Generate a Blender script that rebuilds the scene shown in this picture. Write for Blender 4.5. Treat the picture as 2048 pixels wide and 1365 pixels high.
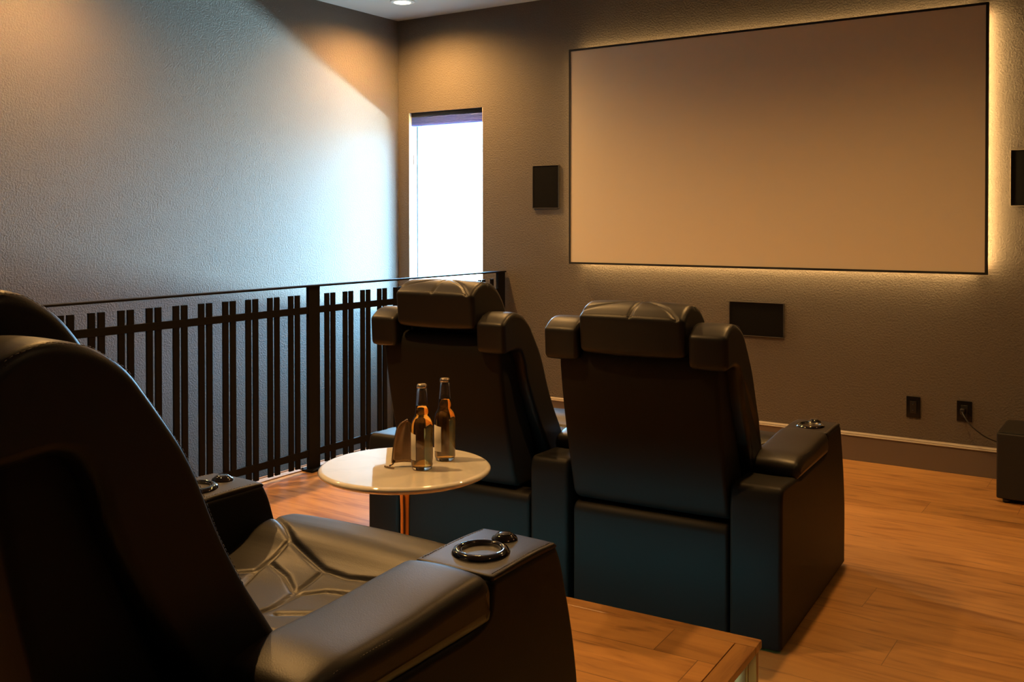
import bpy, bmesh, math, random
from mathutils import Vector, Matrix
random.seed(7)
for o in list(bpy.data.objects): bpy.data.objects.remove(o, do_unlink=True)
S = bpy.context.scene
C = S.collection
PI = math.pi
rad = math.radians

# ------------------------------------------------------------------ camera
cam_d = bpy.data.cameras.new('camera'); cam = bpy.data.objects.new('camera', cam_d); C.objects.link(cam)
S.camera = cam
cam_d.sensor_fit = 'HORIZONTAL'; cam_d.sensor_width = 36.0
cam_d.lens = 1956.69 / 2048 * 36.0
cam_d.shift_y = -(682.5 - 468.91) / 2048
cam_d.clip_start = 0.02
_y, _p, _r = .5899, .0127, -.0008
f_ = Vector((-math.sin(_y) * math.cos(_p), math.cos(_y) * math.cos(_p), -math.sin(_p)))
r_ = Vector((math.cos(_y), math.sin(_y), 0)); u_ = r_.cross(f_)
r2 = r_ * math.cos(_r) + u_ * math.sin(_r); u2 = -r_ * math.sin(_r) + u_ * math.cos(_r)
M = Matrix(((r2.x, u2.x, -f_.x), (r2.y, u2.y, -f_.y), (r2.z, u2.z, -f_.z))).to_4x4()
M.translation = Vector((5.0384, -5.9194, 1.41))
cam.matrix_world = M

# ------------------------------------------------------------------ view, world
vs = S.view_settings
vs.view_transform = 'Standard'; vs.look = 'None'; vs.gamma = 1.0; vs.exposure = 0.0
try: vs.use_curve_mapping = False
except Exception: pass
SKY_COL = (0.25, 0.63, 1.0); SKY_STR = 76.0; GROUND_COL = (0.62, 0.80, 0.85); GROUND_F = 0.22
W = bpy.data.worlds.new('sky'); S.world = W; W.use_nodes = True
bg = W.node_tree.nodes['Background']; bg.inputs['Strength'].default_value = SKY_STR
_nt = W.node_tree; _tc = _nt.nodes.new('ShaderNodeTexCoord'); _sx = _nt.nodes.new('ShaderNodeSeparateXYZ'); _cr = _nt.nodes.new('ShaderNodeValToRGB')
_nt.links.new(_tc.outputs['Generated'], _sx.inputs[0]); _mr = _nt.nodes.new('ShaderNodeMapRange'); _mr.inputs['From Min'].default_value = -1
_nt.links.new(_sx.outputs['Z'], _mr.inputs['Value']); _nt.links.new(_mr.outputs[0], _cr.inputs['Fac']); _nt.links.new(_cr.outputs['Color'], bg.inputs['Color'])
_e = _cr.color_ramp.elements; _e[0].position = .49; _e[0].color = tuple(c * GROUND_F for c in GROUND_COL) + (1,); _e[1].position = .56; _e[1].color = (*SKY_COL, 1)

WARM = (1.0, 0.52, 0.155)
LEDW = (1.0, 0.60, 0.22)
def lamp(name, kind, loc, energy, color, rot=(0, 0, 0), **kw):
    d = bpy.data.lights.new(name, kind); d.energy = energy; d.color = color
    for k, v in kw.items(): setattr(d, k, v)
    o = bpy.data.objects.new(name, d); o.location = loc; o.rotation_euler = rot; C.objects.link(o); return o
def aim(o, target):
    o.rotation_euler = (Vector(target) - Vector(o.location)).to_track_quat('-Z', 'Y').to_euler()

WX0, WX1, WZ0, WZ1 = 0.106, 0.814, 0.62, 2.262
HC = 2.99
# daylight portal in the window opening
pl = lamp('window_portal', 'AREA', ((WX0 + WX1) / 2, 0.13, (WZ0 + WZ1) / 2), 1, (1, 1, 1), shape='RECTANGLE', size=WX1 - WX0, size_y=WZ1 - WZ0)
pl.rotation_euler = (-PI / 2, 0, 0)
pl.data.cycles.is_portal = True
# sunlit strip of ground outside, throwing light up through the window
gl = lamp('sunlit_ground_glow', 'AREA', (3.4, 5.0, -0.12), 6200, (0.50, 0.84, 1.0), shape='RECTANGLE', size=6.0, size_y=0.45)
aim(gl, (3.4, 0, 2.18))

# ------------------------------------------------------------------ materials
def mat(name, base=(.5, .5, .5), rough=.5, metal=0, spec=.5, **kw):
    m = bpy.data.materials.new(name); m.use_nodes = True
    b = m.node_tree.nodes['Principled BSDF']
    b.inputs['Base Color'].default_value = (*base, 1); b.inputs['Roughness'].default_value = rough
    b.inputs['Metallic'].default_value = metal; b.inputs['Specular IOR Level'].default_value = spec
    for k, v in kw.items():
        b.inputs[k].default_value = v
    return m
def N(m, t, **kw):
    n = m.node_tree.nodes.new(t)
    for k, v in kw.items(): setattr(n, k, v)
    return n
def L(m, a, b): m.node_tree.links.new(a, b)
def B(m): return m.node_tree.nodes['Principled BSDF']
def bump(m, scale, strength, dist=.002, detail=3, kind='noise', coord='Object'):
    tc = N(m, 'ShaderNodeTexCoord')
    if kind == 'noise':
        t = N(m, 'ShaderNodeTexNoise'); t.inputs['Detail'].default_value = detail; out = t.outputs['Fac']
    else:
        t = N(m, 'ShaderNodeTexVoronoi'); out = t.outputs['Distance']
    t.inputs['Scale'].default_value = scale
    L(m, tc.outputs[coord], t.inputs['Vector'])
    b = N(m, 'ShaderNodeBump'); b.inputs['Strength'].default_value = strength; b.inputs['Distance'].default_value = dist
    L(m, out, b.inputs['Height']); L(m, b.outputs['Normal'], B(m).inputs['Normal'])
    return t
M_wall = mat('painted_wall', (.114, .097, .082), .62, spec=.35)
# orange peel plaster
def plaster(m):
    tc = N(m, 'ShaderNodeTexCoord'); n1 = N(m, 'ShaderNodeTexNoise'); n1.inputs['Scale'].default_value = 92; n1.inputs['Detail'].default_value = 4
    n1.inputs['Roughness'].default_value = .6
    L(m, tc.outputs['Object'], n1.inputs['Vector'])
    rp = N(m, 'ShaderNodeMapRange'); rp.inputs['From Min'].default_value = .42; rp.inputs['From Max'].default_value = .62
    L(m, n1.outputs['Fac'], rp.inputs['Value'])
    b = N(m, 'ShaderNodeBump'); b.inputs['Strength'].default_value = .8; b.inputs['Distance'].default_value = .0018
    L(m, rp.outputs['Result'], b.inputs['Height']); L(m, b.outputs['Normal'], B(m).inputs['Normal'])
plaster(M_wall)
M_ceil = mat('ceiling_paint', (.42, .42, .41), .8, spec=.2); bump(M_ceil, 60, .3, .002)
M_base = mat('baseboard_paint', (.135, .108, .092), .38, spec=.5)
M_leather = mat('black_leather', (.0098, .0085, .0075), .43, spec=.5)
bump(M_leather, 420, .35, .0006, 2)
M_leather2 = mat('black_leather_matte', (.0125, .0118, .011), .52, spec=.2); bump(M_leather2, 350, .3, .0006, 2)
M_thread = mat('grey_thread', (.26, .22, .17), .6)
M_seam = mat('dark_seam', (.008, .007, .006), .5)
M_chrome = mat('dark_chrome', (.10, .095, .09), .10, metal=1)
M_black = mat('black_metal', (.006, .0055, .0055), .6, spec=.14)
M_blackpl = mat('black_plastic', (.012, .011, .011), .35)
M_cup = mat('cup_interior', (.004, .004, .004), .3)
M_screen = mat('screen_fabric', (.71, .625, .49), .75, spec=.2)
M_velvet = mat('black_velvet', (.01, .01, .01), .8)
M_grille = mat('speaker_grille', (.007, .0065, .006), .8, spec=.06)
def grille(m):
    tc = N(m, 'ShaderNodeTexCoord'); t = N(m, 'ShaderNodeTexVoronoi'); t.inputs['Scale'].default_value = 260
    L(m, tc.outputs['Object'], t.inputs['Vector']); b = N(m, 'ShaderNodeBump'); b.inputs['Strength'].default_value = .5; b.inputs['Distance'].default_value = .001
    L(m, t.outputs['Distance'], b.inputs['Height']); L(m, b.outputs['Normal'], B(m).inputs['Normal'])
grille(M_grille)
M_spframe = mat('speaker_frame', (.03, .027, .025), .35)
M_blind = mat('blind_backlit_blue', (.15, .22, .75), .8)  # blue of the window backlight put into the fabric colour
def blind(m):
    t = N(m, 'ShaderNodeBsdfTranslucent'); t.inputs['Color'].default_value = (.10, .11, .30, 1); x = N(m, 'ShaderNodeMixShader'); x.inputs[0].default_value = .5
    L(m, B(m).outputs[0], x.inputs[1]); L(m, t.outputs[0], x.inputs[2]); L(m, x.outputs[0], m.node_tree.nodes['Material Output'].inputs['Surface'])
blind(M_blind)
M_white = mat('white_vinyl', (.8, .8, .8), .35)
M_brass = mat('brushed_brass', (.78, .42, .17), .22, metal=1)
M_bronze = mat('bronze_metal', (.42, .31, .20), .27, metal=1)
M_cap = mat('gold_cap', (.60, .50, .40), .22, metal=1)
M_label = mat('paper_label', (.62, .58, .50), .7)
M_cone = mat('nosing_wood', (.42, .22, .10), .35)
M_glass = mat('clear_glass', (1, 1, 1), .0, **{'Transmission Weight': 1.0, 'IOR': 1.45})
M_pane = mat('window_glass')
def pane(m):
    t = N(m, 'ShaderNodeBsdfTransparent'); g = N(m, 'ShaderNodeBsdfGlossy'); g.inputs['Roughness'].default_value = .02
    x = N(m, 'ShaderNodeMixShader'); x.inputs[0].default_value = .06
    L(m, t.outputs[0], x.inputs[1]); L(m, g.outputs[0], x.inputs[2]); L(m, x.outputs[0], m.node_tree.nodes['Material Output'].inputs['Surface'])
pane(M_pane)
M_liq = mat('amber_liquid', (1.0, .56, .12), .0, **{'Transmission Weight': 1.0, 'IOR': 1.33})
def emis(name, col, st):
    m = mat(name, (0, 0, 0), .5); b = B(m); b.inputs['Emission Color'].default_value = (*col, 1); b.inputs['Emission Strength'].default_value = st; return m
M_lens = emis('lamp_lens', (1, .78, .45), 30)
M_ledw = emis('warm_led', LEDW, 6)
M_ledt = emis('teal_led', (.25, .8, 1.0), 4)
M_ledy = emis('pale_led', (.85, 1.0, .55), 3)
def marble():
    m = mat('white_marble', (.85, .82, .78), .06, spec=.7, **{'Coat Weight': 1.0, 'Coat Roughness': .02})
    tc = N(m, 'ShaderNodeTexCoord'); n = N(m, 'ShaderNodeTexNoise'); n.inputs['Scale'].default_value = 3; n.inputs['Detail'].default_value = 5; n.inputs['Distortion'].default_value = 2.2
    L(m, tc.outputs['Object'], n.inputs['Vector'])
    cr = N(m, 'ShaderNodeValToRGB'); e = cr.color_ramp.elements
    e[0].position = .44; e[0].color = (.90, .87, .82, 1); e[1].position = .5; e[1].color = (.84, .82, .78, 1)
    x = cr.color_ramp.elements.new(.56); x.color = (.90, .87, .82, 1)
    L(m, n.outputs['Fac'], cr.inputs['Fac']); L(m, cr.outputs['Color'], B(m).inputs['Base Color']); return m
M_marble = marble()
def wood(name, along='X', plank=.225, length=1.5, rot=0.0, tone=1.0, brick=True):
    m = mat(name, (.5, .3, .12), .34, spec=.45)
    tc = N(m, 'ShaderNodeTexCoord'); mp = N(m, 'ShaderNodeMapping'); mp.inputs['Rotation'].default_value = (0, 0, rot)
    L(m, tc.outputs['Object'], mp.inputs['Vector'])
    vec = mp.outputs['Vector']
    # planks: brick texture gives every board its own value
    sv = N(m, 'ShaderNodeSeparateXYZ'); L(m, vec, sv.inputs[0])
    dv = N(m, 'ShaderNodeMath', operation='DIVIDE'); dv.inputs[1].default_value = plank; L(m, sv.outputs['Y'], dv.inputs[0])
    fl = N(m, 'ShaderNodeMath', operation='FLOOR'); L(m, dv.outputs[0], fl.inputs[0])
    wn_ = N(m, 'ShaderNodeTexWhiteNoise', noise_dimensions='1D'); L(m, fl.outputs[0], wn_.inputs['W'])
    ml = N(m, 'ShaderNodeMath', operation='MULTIPLY_ADD'); ml.inputs[1].default_value = length; L(m, wn_.outputs['Value'], ml.inputs[0]); L(m, sv.outputs['X'], ml.inputs[2])
    cv = N(m, 'ShaderNodeCombineXYZ'); L(m, ml.outputs[0], cv.inputs['X']); L(m, sv.outputs['Y'], cv.inputs['Y'])
    vec = cv.outputs[0]
    br = N(m, 'ShaderNodeTexBrick'); br.offset = 0; br.offset_frequency = 2
    br.inputs['Scale'].default_value = 1; br.inputs['Brick Width'].default_value = length; br.inputs['Row Height'].default_value = plank
    br.inputs['Mortar Size'].default_value = .0016 if brick else 0.0; br.inputs['Mortar Smooth'].default_value = .3
    br.inputs['Color1'].default_value = (0, 0, 0, 1); br.inputs['Color2'].default_value = (1, 1, 1, 1); br.inputs['Mortar'].default_value = (.5, .5, .5, 1)
    L(m, vec, br.inputs['Vector'])
    sep = N(m, 'ShaderNodeSeparateColor'); L(m, br.outputs['Color'], sep.inputs['Color'])
    # shift grain per plank
    cx = N(m, 'ShaderNodeCombineXYZ'); mul = N(m, 'ShaderNodeMath', operation='MULTIPLY'); mul.inputs[1].default_value = 23.0
    L(m, sep.outputs['Red'], mul.inputs[0]); L(m, mul.outputs[0], cx.inputs['Z']); L(m, mul.outputs[0], cx.inputs['X'])
    va = N(m, 'ShaderNodeVectorMath', operation='ADD'); L(m, vec, va.inputs[0]); L(m, cx.outputs[0], va.inputs[1])
    sc = N(m, 'ShaderNodeVectorMath', operation='MULTIPLY'); sc.inputs[1].default_value = (1.3, 9, 1); L(m, va.outputs[0], sc.inputs[0])
    g = N(m, 'ShaderNodeTexNoise'); g.inputs['Scale'].default_value = 1.6; g.inputs['Detail'].default_value = 7; g.inputs['Roughness'].default_value = .58; g.inputs['Distortion'].default_value = 1.1
    L(m, sc.outputs[0], g.inputs['Vector'])
    cr = N(m, 'ShaderNodeValToRGB'); e = cr.color_ramp.elements
    e[0].position = .28; e[0].color = (.27 * tone, .112 * tone, .032 * tone, 1); e[1].position = .70; e[1].color = (.56 * tone, .290 * tone, .092 * tone, 1)
    x = cr.color_ramp.elements.new(.48); x.color = (.46 * tone, .232 * tone, .074 * tone, 1)
    L(m, g.outputs['Fac'], cr.inputs['Fac'])
    # knots
    sk = N(m, 'ShaderNodeVectorMath', operation='MULTIPLY'); sk.inputs[1].default_value = (1.5, 9, 1); L(m, va.outputs[0], sk.inputs[0])
    kn = N(m, 'ShaderNodeTexNoise'); kn.inputs['Scale'].default_value = 2.3; kn.inputs['Detail'].default_value = 2; kn.inputs['Distortion'].default_value = .4; L(m, sk.outputs[0], kn.inputs['Vector'])
    kr = N(m, 'ShaderNodeMapRange'); kr.inputs['From Min'].default_value = .63; kr.inputs['From Max'].default_value = .74; kr.inputs['To Min'].default_value = 0; kr.inputs['To Max'].default_value = .75
    L(m, kn.outputs['Fac'], kr.inputs['Value'])
    mk = N(m, 'ShaderNodeMixRGB'); mk.inputs['Color2'].default_value = (.17 * tone, .075 * tone, .03 * tone, 1); L(m, kr.outputs[0], mk.inputs['Fac']); L(m, cr.outputs['Color'], mk.inputs['Color1'])
    # board tone
    bt = N(m, 'ShaderNodeMapRange'); bt.inputs['To Min'].default_value = .82; bt.inputs['To Max'].default_value = 1.1; L(m, sep.outputs['Red'], bt.inputs['Value'])
    mb = N(m, 'ShaderNodeVectorMath', operation='SCALE'); L(m, mk.outputs['Color'], mb.inputs[0]); L(m, bt.outputs[0], mb.inputs['Scale'])
    mm = N(m, 'ShaderNodeMixRGB'); mm.inputs['Color2'].default_value = (.13, .065, .03, 1)
    fm = N(m, 'ShaderNodeMath', operation='MULTIPLY'); fm.inputs[1].default_value = .75; L(m, br.outputs['Fac'], fm.inputs[0]); L(m, fm.outputs[0], mm.inputs['Fac'])
    L(m, mb.outputs[0], mm.inputs['Color1']); L(m, mm.outputs['Color'], B(m).inputs['Base Color'])
    b = N(m, 'ShaderNodeBump'); b.inputs['Strength'].default_value = .12; b.inputs['Distance'].default_value = .001; L(m, g.outputs['Fac'], b.inputs['Height']); L(m, b.outputs['Normal'], B(m).inputs['Normal'])
    return m
M_floor = wood('oak_planks')
M_riser = wood('riser_oak_planks')
M_board = wood('oak_border_board', brick=False, tone=.9)
M_boardy = wood('oak_border_board_turned', brick=False, rot=PI / 2, tone=.9)
M_olive = mat('riser_side_panel', (.30, .28, .20), .5)

# ------------------------------------------------------------------ mesh helpers
def obj(name, bm, m, parent=None, smooth=True, recalc=True):
    if recalc: bmesh.ops.recalc_face_normals(bm, faces=bm.faces[:])
    me = bpy.data.meshes.new(name); bm.to_mesh(me); bm.free()
    if smooth:
        for p in me.polygons: p.use_smooth = len(p.vertices) < 7
    me.materials.append(m) if not isinstance(m, (list, tuple)) else [me.materials.append(x) for x in m]
    o = bpy.data.objects.new(name, me); C.objects.link(o)
    if parent: o.parent = parent
    return o
def tag(o, label, cat, group=None):
    o['label'] = label; o['category'] = cat
    if group: o['group'] = group
    return o
def thing(name, label, cat, loc=(0, 0, 0), rz=0, group=None):
    o = bpy.data.objects.new(name, None); C.objects.link(o); o.location = loc; o.rotation_euler = (0, 0, rz)
    o.empty_display_size = .1
    return tag(o, label, cat, group)
def struct(name, bm, m, parent=None, smooth=False):
    o = obj(name, bm, m, parent, smooth)
    if not parent: o['kind'] = 'structure'
    return o
def box(bm, x0, x1, y0, y1, z0, z1, bev=0, seg=2):
    r = bmesh.ops.create_cube(bm, size=1)
    for v in r['verts']:
        v.co = Vector(((x0 + x1) / 2 + v.co.x * (x1 - x0), (y0 + y1) / 2 + v.co.y * (y1 - y0), (z0 + z1) / 2 + v.co.z * (z1 - z0)))
    if bev:
        es = list({e for v in r['verts'] for e in v.link_edges})
        bmesh.ops.bevel(bm, geom=es, offset=bev, segments=seg, affect='EDGES', profile=.5)
def bx(*a, **k):
    bm = bmesh.new(); box(bm, *a, **k); return bm
def lathe(bm, prof, n=48, cx=0, cy=0, closed=False):
    rings = []
    for r, z in prof:
        if r < 1e-6: rings.append([bm.verts.new((cx, cy, z))])
        else: rings.append([bm.verts.new((cx + r * math.cos(2 * PI * i / n), cy + r * math.sin(2 * PI * i / n), z)) for i in range(n)])
    pairs = list(zip(rings[:-1], rings[1:]))
    if closed: pairs.append((rings[-1], rings[0]))
    for a, b in pairs:
        for i in range(n):
            j = (i + 1) % n
            if len(a) == 1 and len(b) == 1: continue
            if len(a) == 1: bm.faces.new((a[0], b[i], b[j]))
            elif len(b) == 1: bm.faces.new((a[i], a[j], b[0]))
            else: bm.faces.new((a[i], a[j], b[j], b[i]))
    return bm
def tube(bm, pts, r, n=8, caps=True):
    pts = [Vector(p) for p in pts]; rings = []
    t0 = (pts[1] - pts[0]).normalized(); up = Vector((0, 0, 1)) if abs(t0.z) < .9 else Vector((1, 0, 0))
    nrm = (up - t0 * up.dot(t0)).normalized()
    for i, p in enumerate(pts):
        t = (pts[min(i + 1, len(pts) - 1)] - pts[max(i - 1, 0)]).normalized()
        nrm = (nrm - t * nrm.dot(t)).normalized(); b = t.cross(nrm)
        rr = r[i] if isinstance(r, (list, tuple)) else r
        rings.append([bm.verts.new(p + (nrm * math.cos(2 * PI * k / n) + b * math.sin(2 * PI * k / n)) * rr) for k in range(n)])
    for a, b in zip(rings[:-1], rings[1:]):
        for k in range(n): bm.faces.new((a[k], a[(k + 1) % n], b[(k + 1) % n], b[k]))
    if caps: bm.faces.new(rings[0]); bm.faces.new(rings[-1])
    return bm
def fillet(pts, seglen=.02, n=5):
    """closed polygon of (y,z,r) with rounded corners, densified"""
    out = []; K = len(pts)
    P = [Vector((p[0], p[1])) for p in pts]
    for i in range(K):
        A, Q, D = P[i - 1], P[i], P[(i + 1) % K]; r = pts[i][2] if len(pts[i]) > 2 else 0
        a = A - Q; d = D - Q; la, ld = a.length, d.length
        if r <= 0: out.append(Q); continue
        m = min(r, .48 * la, .48 * ld); s = Q + a / la * m; e = Q + d / ld * m
        for k in range(n + 1):
            t = k / n; out.append(s * (1 - t) ** 2 + Q * 2 * t * (1 - t) + e * t * t)
    dense = []
    for i in range(len(out)):
        a, b = out[i], out[(i + 1) % len(out)]; l = (b - a).length
        if l < 1e-6: continue
        k = max(1, int(math.ceil(l / seglen)))
        for j in range(k): dense.append(a.lerp(b, j / k))
    return dense
def loft(bm, pts, x0, x1, r=.02, puff=0.0, nx=6, seglen=.025, nr=5, groove=None, n=5):
    """padded body: profile in y,z swept along x with rounded ends and a swollen middle"""
    P = fillet(pts, seglen, n); K = len(P)
    area = sum(P[i].x * P[(i + 1) % K].y - P[(i + 1) % K].x * P[i].y for i in range(K))
    sg = 1 if area > 0 else -1
    nor = []
    for i in range(K):
        t = (P[(i + 1) % K] - P[i - 1]); t.normalize(); nor.append(Vector((t.y, -t.x)) * sg)
    st = []
    for k in range(nr): 
        a = PI / 2 * k / nr; st.append((x0 + r * (1 - math.cos(a)), r * (1 - math.sin(a))))
    for k in range(nx + 1): st.append((x0 + r + (x1 - x0 - 2 * r) * k / nx, 0))
    for k in range(nr - 1, -1, -1):
        a = PI / 2 * k / nr; st.append((x1 - r * (1 - math.cos(a)), r * (1 - math.sin(a))))
    rings = []
    for x, d in st:
        s = (x - x0) / (x1 - x0); off = -d + puff * (max(0, 4 * s * (1 - s))) ** .6
        ring = []
        for p, nn in zip(P, nor):
            q = p + nn * off
            co = Vector((x, q.x, q.y))
            if groove: co += Vector((0, nn.x, nn.y)) * groove(co, nn)
            ring.append(bm.verts.new(co))
        rings.append(ring)
    for a, b in zip(rings[:-1], rings[1:]):
        for i in range(K): bm.faces.new((a[i], a[(i + 1) % K], b[(i + 1) % K], b[i]))
    bm.faces.new(rings[0]); bm.faces.new(rings[-1])
    return bm
def resample(pts, step):
    pts = [Vector(p) for p in pts]; out = [pts[0]]; acc = 0
    for a, b in zip(pts[:-1], pts[1:]):
        l = (b - a).length; d = step - acc
        while d <= l: out.append(a.lerp(b, d / l)); d += step
        acc = (l - (d - step))
    return out
def stitches(pts, parent, step=.007, ln=.0045, r=.0006):
    bm = bmesh.new(); q = resample(pts, step)
    for a, b in zip(q[:-1], q[1:]):
        d = (b - a).normalized(); c = (a + b) / 2
        tube(bm, [c - d * ln / 2, c + d * ln / 2], r, 4)
    return obj('stitching', bm, M_thread, parent)
def seam(name, pts, parent, r=.0022, m=None):
    return obj(name, tube(bmesh.new(), pts, r, 6), m or M_seam, parent)
def dseg(p, a, b):
    ab = b - a; t = max(0, min(1, (p - a).dot(ab) / ab.dot(ab))); return (p - a - ab * t).length

# ------------------------------------------------------------------ room shell
XR, YB = 6.7, -7.7
T = .16
# front wall with the window hole
bm = bmesh.new()
box(bm, -T, WX0, 0, T, -3.2, HC + .1); box(bm, WX1, XR, 0, T, -3.2, HC + .1)
box(bm, WX0, WX1, 0, T, -3.2, WZ0); box(bm, WX0, WX1, 0, T, WZ1, HC + .1)
struct('wall_front', bm, M_wall)
struct('wall_left', bx(-T, 0, YB - T, 0, -3.2, HC + .1), M_wall)
struct('wall_right', bx(XR, XR + T, YB - T, T, -3.2, HC + .1), M_wall)
struct('wall_back', bx(0, XR, YB - T, YB, -3.2, HC + .1), M_wall)
struct('ceiling', bx(-T, XR + T, YB - T, T, HC + .1, HC + .2), M_ceil)
bpy.data.objects['ceiling'].location.z = -.1
FE = .935
struct('floor', bx(FE, XR, YB, 0, -.12, 0), M_floor)
struct('floor.001', bx(0, XR, YB, 0, -3.2, -3.1), M_floor)
struct('trim_1', bx(FE - .012, FE, YB, 0, -.30, .012), M_cone)
# nosing strip along the floor edge, window reflection put into its pale colour
struct('trim_2', bx(FE, FE + .05, YB, -.0, 0, .008, bev=.003), mat('window_lit_strip', (.50, .36, .26), .3))
# baseboards: flat board, slim beaded cap
def baseboard(name, a, b, axis, prof, m, parent=None):
    bm = bmesh.new(); ra, rb = [], []
    for d, z in prof:
        if axis == 'front': ra.append(bm.verts.new((a, -d, z))); rb.append(bm.verts.new((b, -d, z)))
        else: ra.append(bm.verts.new((XR - d, a, z))); rb.append(bm.verts.new((XR - d, b, z)))
    for i in range(len(prof)):
        j = (i + 1) % len(prof); bm.faces.new((ra[i], ra[j], rb[j], rb[i]))
    bm.faces.new(ra); bm.faces.new(rb)
    return struct(name, bm, m, parent)
P_board = [(0, 0), (.014, 0), (.014, .1445), (0, .1445)]
P_cap = [(0, .145), (.020, .145), (.022, .148), (.020, .152), (.014, .154), (.015, .158), (.012, .162), (.004, .166), (0, .167)]
M_caplit = mat('baseboard_cap_highlight', (.34, .29, .24), .35)  # highlight on the beaded cap put into a lighter colour than the board
for nm, a_, b_, ax in (('front', FE + .06, XR, 'front'), ('right', YB, -.02, 'right')):
    o_ = baseboard('baseboard_' + nm, a_, b_, ax, P_board, M_base); baseboard('baseboard_cap', a_, b_, ax, P_cap, M_caplit, o_)

# ------------------------------------------------------------------ window
wn = struct('window_1', bx(WX0, WX1, .10, .15, WZ0, WZ0 + .045), M_white)
bm = bmesh.new()
box(bm, WX0, WX0 + .012, .095, .15, WZ0 + .045, WZ1); box(bm, WX1 - .012, WX1, .095, .15, WZ0 + .045, WZ1); box(bm, WX0 + .012, WX1 - .012, .095, .15, WZ1 - .045, WZ1)
struct('window_frame', bm, mat('grey_vinyl', (.03, .03, .035), .5), wn)
struct('window_pane', bx(WX0 + .012, WX1 - .012, .118, .124, WZ0 + .045, WZ1 - .045), M_pane, wn)
struct('window_sill', bx(WX0, WX1, .005, .095, WZ0, WZ0 + .015), M_white, wn)
# reveal faces, the daylight on them put into a white colour
bm = bmesh.new(); box(bm, WX0 - .0, WX0 + .004, .002, .095, WZ0 + .015, WZ1); box(bm, WX1 - .004, WX1, .002, .095, WZ0 + .015, WZ1)
struct('window_reveal', bm, M_white, wn)
bl = thing('window_blind', 'dark folded fabric blind, tinted blue by backlight, drawn up at the top of the window', 'blind', ((WX0 + WX1) / 2, .05, WZ1))
hw = (WX1 - WX0) / 2 - .006
obj('head_rail', bx(-hw, hw, -.028, .028, -.030, -.001, bev=.003), M_blackpl, bl)
bm = bmesh.new()
for i in range(5): box(bm, -hw, hw, -.026, .026, -.044 - i * .0105, -.0345 - i * .0105, bev=.003)
obj('fabric_stack', bm, M_blind, bl)
obj('bottom_rail', bx(-hw, hw, -.026, .026, -.103, -.0875, bev=.003), M_blind, bl)
cl = thing('cord_cleat', 'small grey cord holder on the left side of the window opening', 'cord holder', (WX0 + .004, .062, 1.93))
obj('cleat_body', bx(0, .018, -.011, .011, -.075, .01, bev=.004), mat('grey_plastic', (.45, .40, .38), .4), cl)
obj('cord', tube(bmesh.new(), [(.01, 0, .01), (.012, -.008, .05), (.012, -.010, .10), (.010, 0, .17), (.012, .004, .22)], .0022), M_white, cl)

# ------------------------------------------------------------------ projection screen
SX0, SX1, SZ0, SZ1 = 1.596, 4.229, 1.119, 2.600
sc = thing('projection_screen', 'large blank cream projector screen with thin black border on the front wall', 'projector screen', ((SX0 + SX1) / 2, -.042, (SZ0 + SZ1) / 2))
w2, h2 = (SX1 - SX0) / 2, (SZ1 - SZ0) / 2
obj('screen_surface', bx(-w2 + .013, w2 - .013, -.024, -.018, -h2 + .013, h2 - .013), M_screen, sc, smooth=False)
bm = bmesh.new()
box(bm, -w2, w2, -.028, 0, h2 - .013, h2); box(bm, -w2, w2, -.028, 0, -h2, -h2 + .013)
box(bm, -w2, -w2 + .013, -.028, 0, -h2 + .013, h2 - .013); box(bm, w2 - .013, w2, -.028, 0, -h2 + .013, h2 - .013)
obj('screen_border', bm, M_velvet, sc, smooth=False)
bm = bmesh.new(); d = .07
box(bm, -w2 + d, w2 - d, .004, .008, h2 - d - .01, h2 - d); box(bm, -w2 + d, w2 - d, .004, .008, -h2 + d, -h2 + d + .01)
box(bm, -w2 + d, -w2 + d + .01, .004, .008, -h2 + d + .01, h2 - d - .01); box(bm, w2 - d - .01, w2 - d, .004, .008, -h2 + d + .01, h2 - d - .01)
obj('led_strip', bm, M_ledw, sc, smooth=False)
for sx in (-.8, 0, .8):
    for sz in (-.45, .45): obj('wall_bracket', bx(sx - .03, sx + .03, -.018, .041, sz - .05, sz + .05), M_black, sc, smooth=False)
# the strip's own light
scx, scz = (SX0 + SX1) / 2, (SZ0 + SZ1) / 2
def led(x, z, sx, sz, e, dirv):
    o = lamp('screen_led', 'AREA', (x, -.037, z), e, LEDW, shape='RECTANGLE', size=sx, size_y=sz)
    # faces the wall, tipped outward
    dv = Vector((dirv[0], .14, dirv[1])); q = dv.to_track_quat('-Z', 'Y'); o.rotation_euler = q.to_euler()
    return o
led(scx, SZ1 - .03, 2.5, .012, 4.5, (0, 1)); led(scx, SZ0 + .03, 2.5, .012, 8.5, (0, -1))
led(SX1 - .03, scz, .012, 1.4, 9.5, (1, 0)); led(SX0 + .03, scz, .012, 1.4, 1.5, (-1, 0))

# ------------------------------------------------------------------ in-wall speakers
def wall_speaker(x0, x1, z0, z1, label, frame_m):
    t = thing('wall_speaker', label, 'speaker', ((x0 + x1) / 2, 0, (z0 + z1) / 2), 0, 'flush speakers on the front wall')
    a, b = (x1 - x0) / 2, (z1 - z0) / 2; f = .0045
    bm = bmesh.new()
    box(bm, -a, a, -.016, -.0005, b - f, b, bev=.0015); box(bm, -a, a, -.016, -.0005, -b, -b + f, bev=.0015)
    box(bm, -a, -a + f, -.016, -.0005, -b + f, b - f, bev=.0015); box(bm, a - f, a, -.016, -.0005, -b + f, b - f, bev=.0015)
    obj('speaker_frame', bm, frame_m, t, smooth=False)
    obj('speaker_grille', bx(-a + f, a - f, -.012, -.0005, -b + f, b - f), M_grille, t, smooth=False)
wall_speaker(1.262, 1.481, 1.505, 1.812, 'upright black wall speaker between the window and the screen', M_spframe)
wall_speaker(2.739, 3.090, .693, .908, 'wide black wall speaker mounted below the screen', M_spframe)
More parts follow.
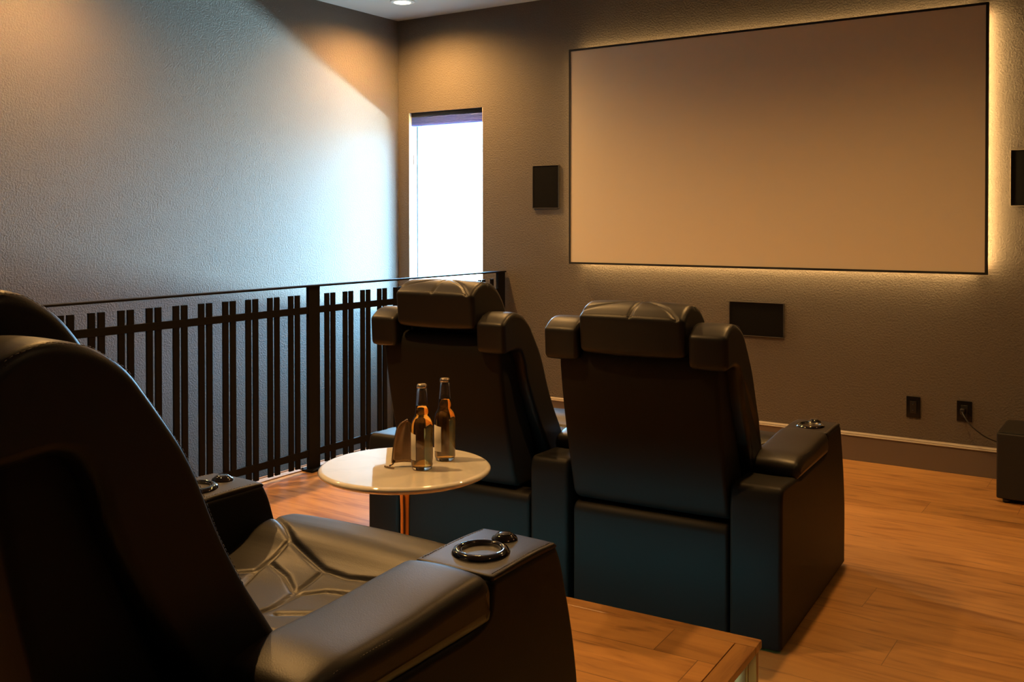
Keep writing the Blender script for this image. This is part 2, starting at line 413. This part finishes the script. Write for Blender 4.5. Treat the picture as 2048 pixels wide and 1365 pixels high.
wall_speaker(4.332, 4.551, 1.492, 1.800, 'upright dark wall speaker right of the screen, cut by the photo edge', mat('speaker_frame_led_lit', (.2, .17, .14), .4))  # LED light on the frame edges put into a paler frame colour

# ------------------------------------------------------------------ outlets, cord, subwoofer
def plate(x0, x1, z0, z1, label, kind):
    t = thing('wall_outlet', label, 'outlet', ((x0 + x1) / 2, 0, (z0 + z1) / 2), 0, 'black outlets on the front wall')
    a, b = (x1 - x0) / 2, (z1 - z0) / 2
    obj('cover_plate', bx(-a, a, -.008, -.0005, -b, b, bev=.002), mat('gloss_black', (.008, .008, .008), .12, spec=.3), t, smooth=False)
    obj('receptacle', bx(-.017, .017, -.0115, -.0085, -.034, .034, bev=.001), M_blackpl, t, smooth=False)
    if kind:
        for dz in (-.018, .018):
            bm = bmesh.new(); lathe(bm, [(.0, .003), (.004, .003), (.006, 0), (.006, -.002), (0, -.002)], 16)
            o = obj('jack', bm, M_chrome, t); o.rotation_euler = (PI / 2, 0, 0); o.location = (0, -.0125, dz)
    return t
plate(3.802, 3.878, .288, .409, 'black wall outlet plate with nothing plugged in', 1)
plate(4.069, 4.147, .296, .410, 'black wall outlet plate with a cord plugged in', 0)
pc = thing('power_cord', 'thin black power cord drooping from the right outlet to the floor box', 'cord', (4.103, -.012, .355))
obj('plug', bx(-.013, .013, -.028, -.001, -.016, .016, bev=.005), M_blackpl, pc)
pts = []
for i in range(25):
    t = i / 24; p = Vector((0, -.03, 0)) * (1 - t) ** 3 + Vector((.02, -.09, -.03)) * 3 * t * (1 - t) ** 2 + Vector((.10, -.10, -.14)) * 3 * t * t * (1 - t) + Vector((.245, -.04, -.15)) * t ** 3
    pts.append(p)
obj('cable', tube(bmesh.new(), pts, .0035), M_blackpl, pc)
sb = thing('subwoofer', 'tall black box subwoofer on the floor at the right edge', 'subwoofer', (4.55, -.325, 0))
obj('cabinet', bx(-.215, .215, -.18, .20, .022, .352, bev=.008), mat('black_vinyl', (.011, .011, .010), .5), sb, smooth=False)
obj('top_panel', bx(-.205, .205, -.17, .19, .352, .356, bev=.002), mat('black_satin', (.02, .018, .015), .4), sb, smooth=False)
for sx in (-.17, .17):
    for sy in (-.14, .16): obj('foot', lathe(bmesh.new(), [(0, 0), (.02, 0), (.022, .022), (0, .022)], 16, sx, sy), M_blackpl, sb)

# ------------------------------------------------------------------ railing
RX, RZ = 1.012, 1.053
rl = thing('stair_railing', 'black metal railing of paired upright bars beside the stairwell', 'railing', (RX, -2, 0))
def rb(name, y0, y1, z0, z1, hx, bev=.001):
    return obj(name, bx(-hx, hx, y0 + 2, y1 + 2, z0, z1, bev=bev), M_black, rl, smooth=False)
Y0r = -5.86
rb('top_rail', Y0r, -.012, RZ - .010, RZ, .022)
rb('cross_bar', Y0r, -.012, .892, .930, .008); rb('cross_bar', Y0r, -.012, .080, .120, .008)
posts = [(-5.86, -5.774), (-3.922, -3.836), (-1.979, -1.893), (-.098, -.012)]
for a, b in posts:
    p = rb('post', a, b, .012, RZ - .0105, .011)
    q = obj('base_plate', bx(-.05, .05, a + 2 - .02, b + 2 + .02, .001, .012, bev=.002), M_black, p, smooth=False)
    for yy in (a + 2 - .008, b + 2 + .008):
        for xx in (-.035, .035): obj('bolt', lathe(bmesh.new(), [(0, .017), (.006, .017), (.007, .0125), (0, .0125)], 10, xx, yy), M_black, p)
ends = []
for s0, n in ((-5.731, 12), (-3.331 - .151 * 3, 12), (-1.843, 12)):
    for i in range(n):
        y = s0 + .151 * i
        for dy in (0, .049):
            yy = y + dy
            if yy + .033 < -.10: ends.append(yy)
ends = [e for e in ends if not any(a - .01 < e + .0165 < b + .01 for a, b in posts)]
for yy in ends: rb('baluster', yy, yy + .033, .028, 1.0, .0055, bev=0)

# ------------------------------------------------------------------ recessed ceiling lights
DL = [  # x, y, watts, label
    (.478, -.515, 165, 'glowing recessed ceiling light in the far corner above the window'),
    (.50, -3.05, 120, 'recessed ceiling light over the stairwell, next along from the corner one'),
    (2.10, -1.88, 66, 'recessed ceiling light in front of the left front recliner'),
    (3.85, -1.88, 76, 'recessed ceiling light above the right front recliner'),
    (5.55, -1.88, 15, 'recessed ceiling light at the front right of the room'),
    (2.45, -4.05, 88, 'recessed ceiling light between the round table and the railing'),
    (2.30, -6.70, 5, 'recessed ceiling light behind the back recliner'),
    (5.60, -4.60, 4, 'recessed ceiling light at the right beside the platform')]
for x, y, w, lab in DL:
    t = thing('ceiling_light', lab, 'ceiling light', (x, y, HC), 0, 'recessed ceiling lights')
    obj('trim_ring', lathe(bmesh.new(), [(.058, -.001), (.062, -.010), (.085, -.006), (.088, -.001)], 40, closed=True), M_white, t)
    obj('lens', lathe(bmesh.new(), [(0, -.006), (.050, -.006), (.056, -.001), (0, -.001)], 40), M_lens, t)
    lamp('ceiling_light_beam', 'SPOT', (x, y, HC - .02), w * 2.0, WARM, spot_size=rad(162 if x < 1 else 150), spot_blend=1.0, shadow_soft_size=.045)

# ------------------------------------------------------------------ platform (riser)
RZT = .19
ra = rad(2.8)
rs = thing('riser_platform', 'low oak platform under the back recliner with lit recessed side', 'platform', (4.065, -3.155, 0), ra)
RWX, RDY = 2.78, 4.1   # extends to -x and -y from its front right corner
bd = .062; th = .022
obj('deck_boards', bx(-RWX, -bd, -RDY, -bd, RZT - th, RZT), M_riser, rs, smooth=False)
obj('front_border_board', bx(-RWX, 0, -bd + .002, 0, RZT - th - .002, RZT + .0005, bev=.004), M_board, rs, smooth=False)
obj('side_border_board', bx(-bd + .002, 0, -RDY, -bd, RZT - th - .002, RZT + .0005, bev=.004), M_boardy, rs, smooth=False)
obj('front_panel', bx(-RWX, -.03, -.045, -.03, 0, RZT - th), M_board, rs, smooth=False)
obj('side_panel', bx(-.045, -.032, -RDY, -.06, 0, RZT - th), M_olive, rs, smooth=False)
obj('corner_post', bx(-.03, -.008, -.03, -.008, 0, RZT - th - .002, bev=.002), M_board, rs, smooth=False)
obj('rear_frame', bx(-RWX, -.05, -RDY, -RDY + .02, 0, RZT - th), M_board, rs, smooth=False)
obj('left_frame', bx(-RWX, -RWX + .02, -RDY + .02, -.05, 0, RZT - th), M_board, rs, smooth=False)
obj('led_strip', bx(-1.75, -.06, -.0295, -.026, .140, .148), M_ledt, rs, smooth=False)
obj('led_strip', bx(-.0315, -.029, -RDY + .1, -.06, .140, .148), M_ledy, rs, smooth=False)
def local(o, p):
    c, s = math.cos(ra), math.sin(ra); return Vector((4.065 + p[0] * c - p[1] * s, -3.155 + p[0] * s + p[1] * c, p[2]))
l = lamp('riser_front_led', 'AREA', local(rs, (-.9, -.018, .144)), 1.1, (.20, .82, .90), shape='RECTANGLE', size=1.7, size_y=.012)
l.rotation_euler = Vector((-math.sin(ra), math.cos(ra), .25)).to_track_quat('-Z', 'Y').to_euler()
l = lamp('riser_side_led', 'AREA', local(rs, (-.018, -2.0, .144)), 4.5, (.80, 1.0, .62), shape='RECTANGLE', size=3.8, size_y=.012)
l.rotation_euler = Vector((math.cos(ra), math.sin(ra), -.9)).to_track_quat('-Z', 'Y').to_euler()

# ------------------------------------------------------------------ recliners
def headrest_groove(lines, depth=.006, w=.010):
    def g(co, nn):
        if nn.y < .15: return 0
        p = Vector((co.x, co.y)); d = min(dseg(p, a, b) for a, b in lines)
        return -depth * math.exp(-(d / w) ** 2)
    return g
def arm(t, side, x0, x1, full_front=True):
    """x0<x1 in chair coordinates"""
    a = obj('armrest', loft(bmesh.new(), [(0, 0.008, .01), (0, .50, .02), (.012, .54, .02), (.20, .535, .02), (.235, .525, .01), (.60, .525, .02), (.652, .535, .02), (.66, .597, .015),
        (.885, .597, .014), (.905, .56, .03), (.955, .40, .08), (.982, .24, .1), (.975, .008, .01)], x0, x1, r=.014, puff=.0, nx=4), M_leather2, t)
    w = x1 - x0; cx = (x0 + x1) / 2
    # padded cushion on top of the arm
    ov = .006
    c = obj('arm_cushion', loft(bmesh.new(), [(.200, .527, .02), (.205, .572, .035), (.27, .590, .06), (.42, .590, .15), (.56, .600, .15), (.635, .603, .03), (.655, .585, .02), (.655, .527, .01)],
        x0 - ov, x1 + ov, r=.022, puff=.013, nx=12, seglen=.015), M_leather, a)
    xs = x1 + ov - .004
    for xx, sgn in ((x1 + ov - .0085, 1), (x0 - ov + .0085, -1)):
        stitches([(xx, y, z) for y, z in ((.235, .5775), (.27, .5875), (.34, .5895), (.42, .5895), (.50, .594), (.56, .597), (.62, .6005))], c)
    # console top slab with softly padded rim
    k = obj('console_top', loft(bmesh.new(), [(.664, .590, .004), (.664, .600, .006), (.80, .603, .05), (.882, .599, .008), (.888, .590, .004)], x0 + .002, x1 - .002, r=.005, puff=.002, nx=8), M_leather, a)
    for xx in (x0 + .010, x1 - .010): stitches([(xx, .672, .6015), (xx, .80, .6035), (xx, .876, .6005)], k, .008, .005, .0007)
    cy = .752
    ring = obj('cup_holder', lathe(bmesh.new(), [(.037, .600), (.0385, .609), (.043, .6125), (.051, .610), (.055, .604), (.055, .601), (.037, .601)], 56, cx, cy), M_chrome, a)
    obj('cup_well', lathe(bmesh.new(), [(0, .6008), (.0372, .6008), (.0375, .609), (.0363, .609), (.036, .6015), (0, .6015)], 40, cx, cy), M_cup, ring)
    kn = obj('control_knob', lathe(bmesh.new(), [(0, .6135), (.012, .6135), (.0165, .613), (.0185, .6115), (.0195, .6095), (.0235, .608), (.026, .6035), (.026, .6015), (0, .6015)], 40, cx - .004, .838), M_chrome, a)
    obj('knob_cap', lathe(bmesh.new(), [(0, .6150), (.008, .6149), (.0145, .6145), (.0148, .6137), (0, .6137)], 32, cx - .004, .838), mat('knob_cap_black', (.03, .028, .026), .12), kn)
    return a
def recliner(label, loc, yaw, half_in=.30, armw=.175, arms=(-1, 1), bs=1.0, bx0=0.0, raise_h=0.0, raise_a=0.0, seat_lines=True):
    t = thing('recliner', label, 'recliner', loc, yaw, 'black leather home theatre recliners')
    hi = half_in
    if 1 in arms: arm(t, 1, hi, hi + armw)
    if -1 in arms: arm(t, -1, -hi - armw, -hi)
    # lower rear panel and seat box
    obj('rear_panel', loft(bmesh.new(), [(.004, .012, .01), (.004, .37, .03), (.022, .393, .02), (.10, .393, .02), (.10, .012, .01)], -hi + .006, hi - .006, r=.012, puff=.003, nx=6), M_leather2, t)
    obj('seat_base', loft(bmesh.new(), [(.11, .03, .01), (.11, .33, .01), (.86, .34, .02), (.86, .03, .01)], -hi + .006, hi - .006, r=.01, nx=3), M_leather2, t)
    obj('footrest', loft(bmesh.new(), [(.87, .06, .01), (.87, .40, .02), (.99, .43, .05), (1.0, .06, .02)], -hi + .006, hi - .006, r=.02, puff=.008, nx=6), M_leather, t)
    # seat cushion: quilted centre, rolled front
    lines = []
    def ln(*p):
        q = [Vector(a) for a in p]; lines.extend(zip(q[:-1], q[1:]))
    ln((-.21, .85), (-.15, .812), (-.01, .762), (.06, .757), (.15, .775), (.25, .83))
    ln((-.21, .85), (-.30, .90)); ln((.25, .83), (.30, .87))
    ln((-.15, .707), (-.161, .809)); ln((-.30, .62), (-.15, .707))
    ln((-.15, .745), (-.07, .715), (.005, .666)); ln((-.007, .762), (.005, .666), (.023, .594), (.0, .50))
    ln((.02, .594), (.02, .666), (.058, .70), (.113, .713), (.22, .70), (.30, .66))
    ln((.05, .576), (.116, .618), (.22, .60), (.30, .56))
    ln((-.15, .707), (-.10, .60), (-.12, .45)); ln((-.30, .50), (-.10, .60)); ln((.0, .50), (.12, .52), (.30, .46))
    g = headrest_groove(lines, .007, .006)
    obj('seat_cushion', loft(bmesh.new(), [(.24, .345, .02), (.24, .46, .03), (.45, .455, .1), (.70, .462, .1), (.78, .478, .05), (.85, .520, .07), (.96, .512, .06), (1.01, .47, .04), (.99, .42, .03), (.87, .40, .01), (.86, .345, .01)],
        -hi + .008, hi - .008, r=.03, puff=.012, nx=110, seglen=.006, groove=g), M_leather, t)
    # back shell behind the cushions
    X = lambda a: bx0 + a * bs
    bw = .29 * bs
    obj('back_shell', loft(bmesh.new(), [(.055, .40, .02), (.012, .42, .03), (-.045, .62, .1), (-.085, .80, .1), (-.105, .93, .04), (-.09, .985, .03), (-.02, .985, .03), (.02, .88, .05), (.08, .72, .1), (.16, .55, .05), (.19, .40, .03)],
        bx0 - bw, bx0 + bw, r=.016, puff=.003, nx=6), M_leather2, t)
    # front back cushion
    def gb(co, nn):
        if nn.x < .3: return 0
        d = min(abs(co.z - z) for z in (.66, .80, .92)); return -.010 * math.exp(-(d / .012) ** 2)
    obj('back_cushion', loft(bmesh.new(), [(.17, .44, .03), (.09, .70, .1), (.03, .88, .1), (-.01, .975, .03), (.04, .99, .04), (.115, .93, .06), (.19, .80, .1), (.25, .66, .08), (.32, .52, .08), (.33, .455, .05), (.25, .44, .03)],
        X(-.250), X(.250), r=.03, puff=.012, nx=16, seglen=.014, groove=gb), M_leather, t)
    # side bolsters, hooked over at the top into wings
    for s in (-1, 1):
        a, b = (.200, .332); x0, x1 = sorted((X(s * a), X(s * b)))
        bmb = loft(bmesh.new(), [(-.142, 1.036, .012), (-.10, 1.066, .05), (-.055, 1.075, .05), (0, 1.063, .05), (.052, 1.03, .05), (.095, .972, .05), (.140, .908, .04), (.165, .86, .05), (.202, .77, .06), (.248, .685, .06),
            (.305, .60, .05), (.345, .53, .04), (.33, .48, .03), (.24, .47, .03), (.145, .61, .05), (.069, .734, .05), (.026, .825, .04), (.012, .885, .03), (-.016, .928, .025), (-.05, .938, .02), (-.135, .930, .02)],
            x0, x1, r=.016, puff=.004, nx=7, seglen=.012)
        for v in bmb.verts:      # the bolster slims down where it drops between the arms
            if v.co.z < .72:
                k = min(1, (.72 - v.co.z) / .14); lim = bx0 + s * min(.332 * bs, hi + (.022 if s in arms else -.006))
                v.co.x = v.co.x + (x0 if s < 0 else x1) * 0 - s * k * max(0, s * (v.co.x - lim)) 
        bo = obj('side_bolster', bmb, M_leather, t)
        e0, e1 = x0 + .006, x1 - .006; yo = .0015
        stitches([(e0, .0, 1.0635), (e0, -.055, 1.0745), (e0, -.10, 1.063), (e0 + .004, -.136, 1.0385), ((e0 + e1) / 2, -.140, 1.0395), (e1 - .004, -.136, 1.0385), (e1, -.10, 1.063), (e1, -.055, 1.0745), (e1, 0, 1.0635),
                  (e1, .052, 1.029), (e1, .095, .971), (e1, .140, .907), (e1, .165, .86), (e1, .202, .77), (e1, .248, .685)][0 if s > 0 else 0:], bo, .008, .005, .00055)
    # headrest
    hl = []
    for p in (((0, -.15), (.004, -.10), (.01, -.05), (.0, .12)), ((-.19, -.128), (-.12, -.105), (-.06, -.08), (.01, -.05)), ((.01, -.05), (.06, -.08), (.12, -.115), (.165, -.15)), ((-.19, -.04), (-.08, -.03), (.01, -.05)), ((.01, -.05), (.09, -.03), (.19, -.04))):
        q = [Vector((bx0 + x * bs, y)) for x, y in p]; hl += list(zip(q[:-1], q[1:]))
    gh = headrest_groove(hl, .0045, .006)
    bmh = loft(bmesh.new(), [(-.150, 1.087, .009), (-.11, 1.118, .04), (-.06, 1.133, .05), (0, 1.122, .05), (.045, 1.093, .05), (.085, 1.045, .05), (.115, .985, .05), (.10, .955, .03), (.02, .965, .03), (-.06, .968, .02), (-.138, .962, .02)],
        X(-.192), X(.192), r=.018, puff=.008, nx=90, seglen=.005, groove=gh)
    hx0, hx1 = X(-.192) + .007, X(.192) - .007
    hd = obj('headrest', bmh, M_leather, t)
    stitches([(hx0, .045, 1.092), (hx0, 0, 1.121), (hx0, -.06, 1.132), (hx0, -.11, 1.115), (hx0 + .006, -.146, 1.091), (bx0, -.152, 1.0965), (hx1 - .006, -.146, 1.091), (hx1, -.11, 1.115), (hx1, -.06, 1.132), (hx1, 0, 1.121), (hx1, .045, 1.092)], hd, .008, .005, .00055)
    if raise_h or raise_a:
        hd.location = (0, 0, raise_h)
        sup = obj('headrest_support', bx(bx0 - .185, bx0 + .185, -.04, .05, .955, 1.06, bev=.01), M_leather2, t)
    return t
OA = (3.538, -2.837, 0)
th = rad(3.5)
recliner('black leather recliner seen from behind, right one of the front pair', OA, th, half_in=.295, armw=.175, arms=(1,))
OL = (OA[0] - .77 * math.cos(th), OA[1] - .77 * math.sin(th), 0)
recliner('black leather recliner behind the round table, its headrest raised before the window', OL, th, half_in=.305, armw=.155, arms=(-1, 1), bs=.92, bx0=-.03, raise_h=.052)
recliner('large black leather recliner in the near left foreground on the platform', (3.590, -5.201, RZT + .001), rad(1.0), half_in=.315, armw=.175, arms=(-1, 1))

# ------------------------------------------------------------------ round table
tb = thing('side_table', 'small round white marble table on a slim brass pedestal', 'table', (3.172, -3.700, RZT + .001))
HT = .499
R_ = .254
obj('tabletop', lathe(bmesh.new(), [(0, HT), (.1, HT), (R_ - .014, HT), (R_ - .012, HT), (R_ - .007, HT - .0010), (R_ - .002, HT - .0045), (R_, HT - .009), (R_ - .002, HT - .014), (R_ - .010, HT - .0195), (R_ - .03, HT - .022), (R_ - .034, HT - .022), (0, HT - .022)], 128), M_marble, tb)
obj('pedestal', lathe(bmesh.new(), [(0, HT - .0225), (.042, HT - .0225), (.032, HT - .036), (.022, HT - .058), (.0155, HT - .09), (.0135, HT - .14), (.0135, .12), (.016, .07), (.026, .04), (.05, .022), (.10, .012), (.142, .007), (.15, .0), (0, 0)], 48), M_brass, tb)

# ------------------------------------------------------------------ bottles
TZ = RZT + .001 + HT
def bottle(x, y, label, rz):
    t = thing('beer_bottle', label, 'bottle', (x, y, TZ + .0003), rz, 'amber beer bottles on the round table')
    out = [(0, .004), (.018, .002), (.026, 0), (.0295, .003), (.0305, .010), (.0318, .012), (.0318, .122), (.0312, .130), (.0285, .141), (.0235, .151), (.0202, .158), (.0192, .166), (.0180, .185), (.0148, .222), (.0138, .231), (.0146, .233), (.0146, .240), (.0132, .243)]
    inn = [(.0105, .243), (.0110, .232), (.0125, .222), (.0160, .185), (.0172, .166), (.0182, .158), (.0215, .150), (.0265, .140), (.0290, .129), (.0296, .120), (.0296, .014), (.025, .0095), (0, .009)]
    obj('glass', lathe(bmesh.new(), out + inn, 48), M_glass, t)
    e = .00035
    li = [(0, .009 - e), (.025, .0095 - e), (.0296 + e, .014), (.0296 + e, .120), (.0290 + e, .129), (.0265 + e, .140), (.0215 + e, .150), (.0182 + e, .158), (.0172 + e, .166), (.0160 + e, .185), (.0150, .1855), (0, .1850)]
    obj('beer', lathe(bmesh.new(), li, 48), M_liq, t)
    cp = [(0, .2475), (.0105, .2475), (.013, .2455), (.0140, .242)]
    bm = bmesh.new(); n = 42; rings = []
    for r, z in [(.0115, .2475), (.0140, .2458), (.0149, .2425), (.0160, .2375), (.0152, .2375), (.0148, .2430), (0.0115, .2436)]:
        rings.append([bm.verts.new(((r + (.0006 if (k % 2 and z < .24) else 0)) * math.cos(2 * PI * k / n), (r + (.0006 if (k % 2 and z < .24) else 0)) * math.sin(2 * PI * k / n), z)) for k in range(n)])
    for a, b in zip(rings[:-1], rings[1:]):
        for k in range(n): bm.faces.new((a[k], a[(k + 1) % n], b[(k + 1) % n], b[k]))
    bm.faces.new(rings[0]); bm.faces.new(rings[-1])
    obj('bottle_cap', bm, M_cap, t)
    # paper label, a curved piece around one side
    bm = bmesh.new(); pr = []
    for k in range(25):
        a = -.82 + 1.64 * k / 24
        pr.append([bm.verts.new((r * math.cos(a), r * math.sin(a), z)) for r, z in ((.0320, .030), (.0323, .030), (.0323, .108 - .004 * abs(a)), (.0320, .108 - .004 * abs(a)))])
    for p, q in zip(pr[:-1], pr[1:]):
        for i in range(4): bm.faces.new((p[i], p[(i + 1) % 4], q[(i + 1) % 4], q[i]))
    bm.faces.new(pr[0]); bm.faces.new(pr[-1])
    obj('paper_label', bm, M_label, t)
    return t
bottle(3.238, -3.702, 'clear bottle of amber beer standing nearest on the marble table', rad(228))
bottle(3.227, -3.579, 'clear bottle of amber beer standing behind the other bottle', rad(240))

# ------------------------------------------------------------------ metal scoop with T handle
tl = thing('bar_scoop', 'curved bronze metal scoop with short T handle leaning left of the bottles', 'bar tool', (3.158, -3.735, TZ))
W_ = Vector((.83, .55, 0)); Up = Vector((0, 0, 1)); Fw = Vector((-.55, .83, 0))
bm = bmesh.new(); rows = []
# shell: curved blade rising to a rounded tip, straight right side
for i in range(17):
    s = i / 16; z = .010 + .124 * s
    lf = -.006 + .010 * s + .012 * s ** 3; rt = .058 - .006 * s
    if s > .78:
        q = (s - .78) / .22; mid = .036; sh = 1 - math.sqrt(max(0, 1 - q * q)); lf += (mid - lf) * sh * .85; rt += (mid - rt) * sh * .85
    row = []
    for k in range(11):
        u = k / 10; x = lf + (rt - lf) * u; dpt = .014 * (4 * u * (1 - u)) - .010 * (1 - u)
        row.append(W_ * x + Up * z + Fw * (dpt + .012 + .010 * s))
    rows.append(row)
v = [[bm.verts.new(p) for p in r] for r in rows]
for a, b in zip(v[:-1], v[1:]):
    for k in range(10): bm.faces.new((a[k], a[k + 1], b[k + 1], b[k]))
bmesh.ops.solidify(bm, geom=bm.faces[:], thickness=.0018)
obj('scoop_blade', bm, M_bronze, tl)
edge = [rows[i][0] for i in range(17)] + [rows[16][k] for k in range(1, 11)]
obj('rolled_rim', tube(bmesh.new(), edge, .0020, 8), M_bronze, tl)
obj('handle_stem', tube(bmesh.new(), [rows[0][1] + Up * .006, W_ * -.004 + Up * .010 - Fw * .004, W_ * -.011 + Up * .0065 - Fw * .012], [.0042, .0032, .0028], 10), M_bronze, tl)
obj('handle_bar', tube(bmesh.new(), [W_ * -.026 + Up * .0035 - Fw * .004, W_ * -.018 + Up * .0035 - Fw * .009, W_ * -.004 + Up * .0035 - Fw * .019, W_ * .003 + Up * .0035 - Fw * .024], .0030, 10), M_bronze, tl)
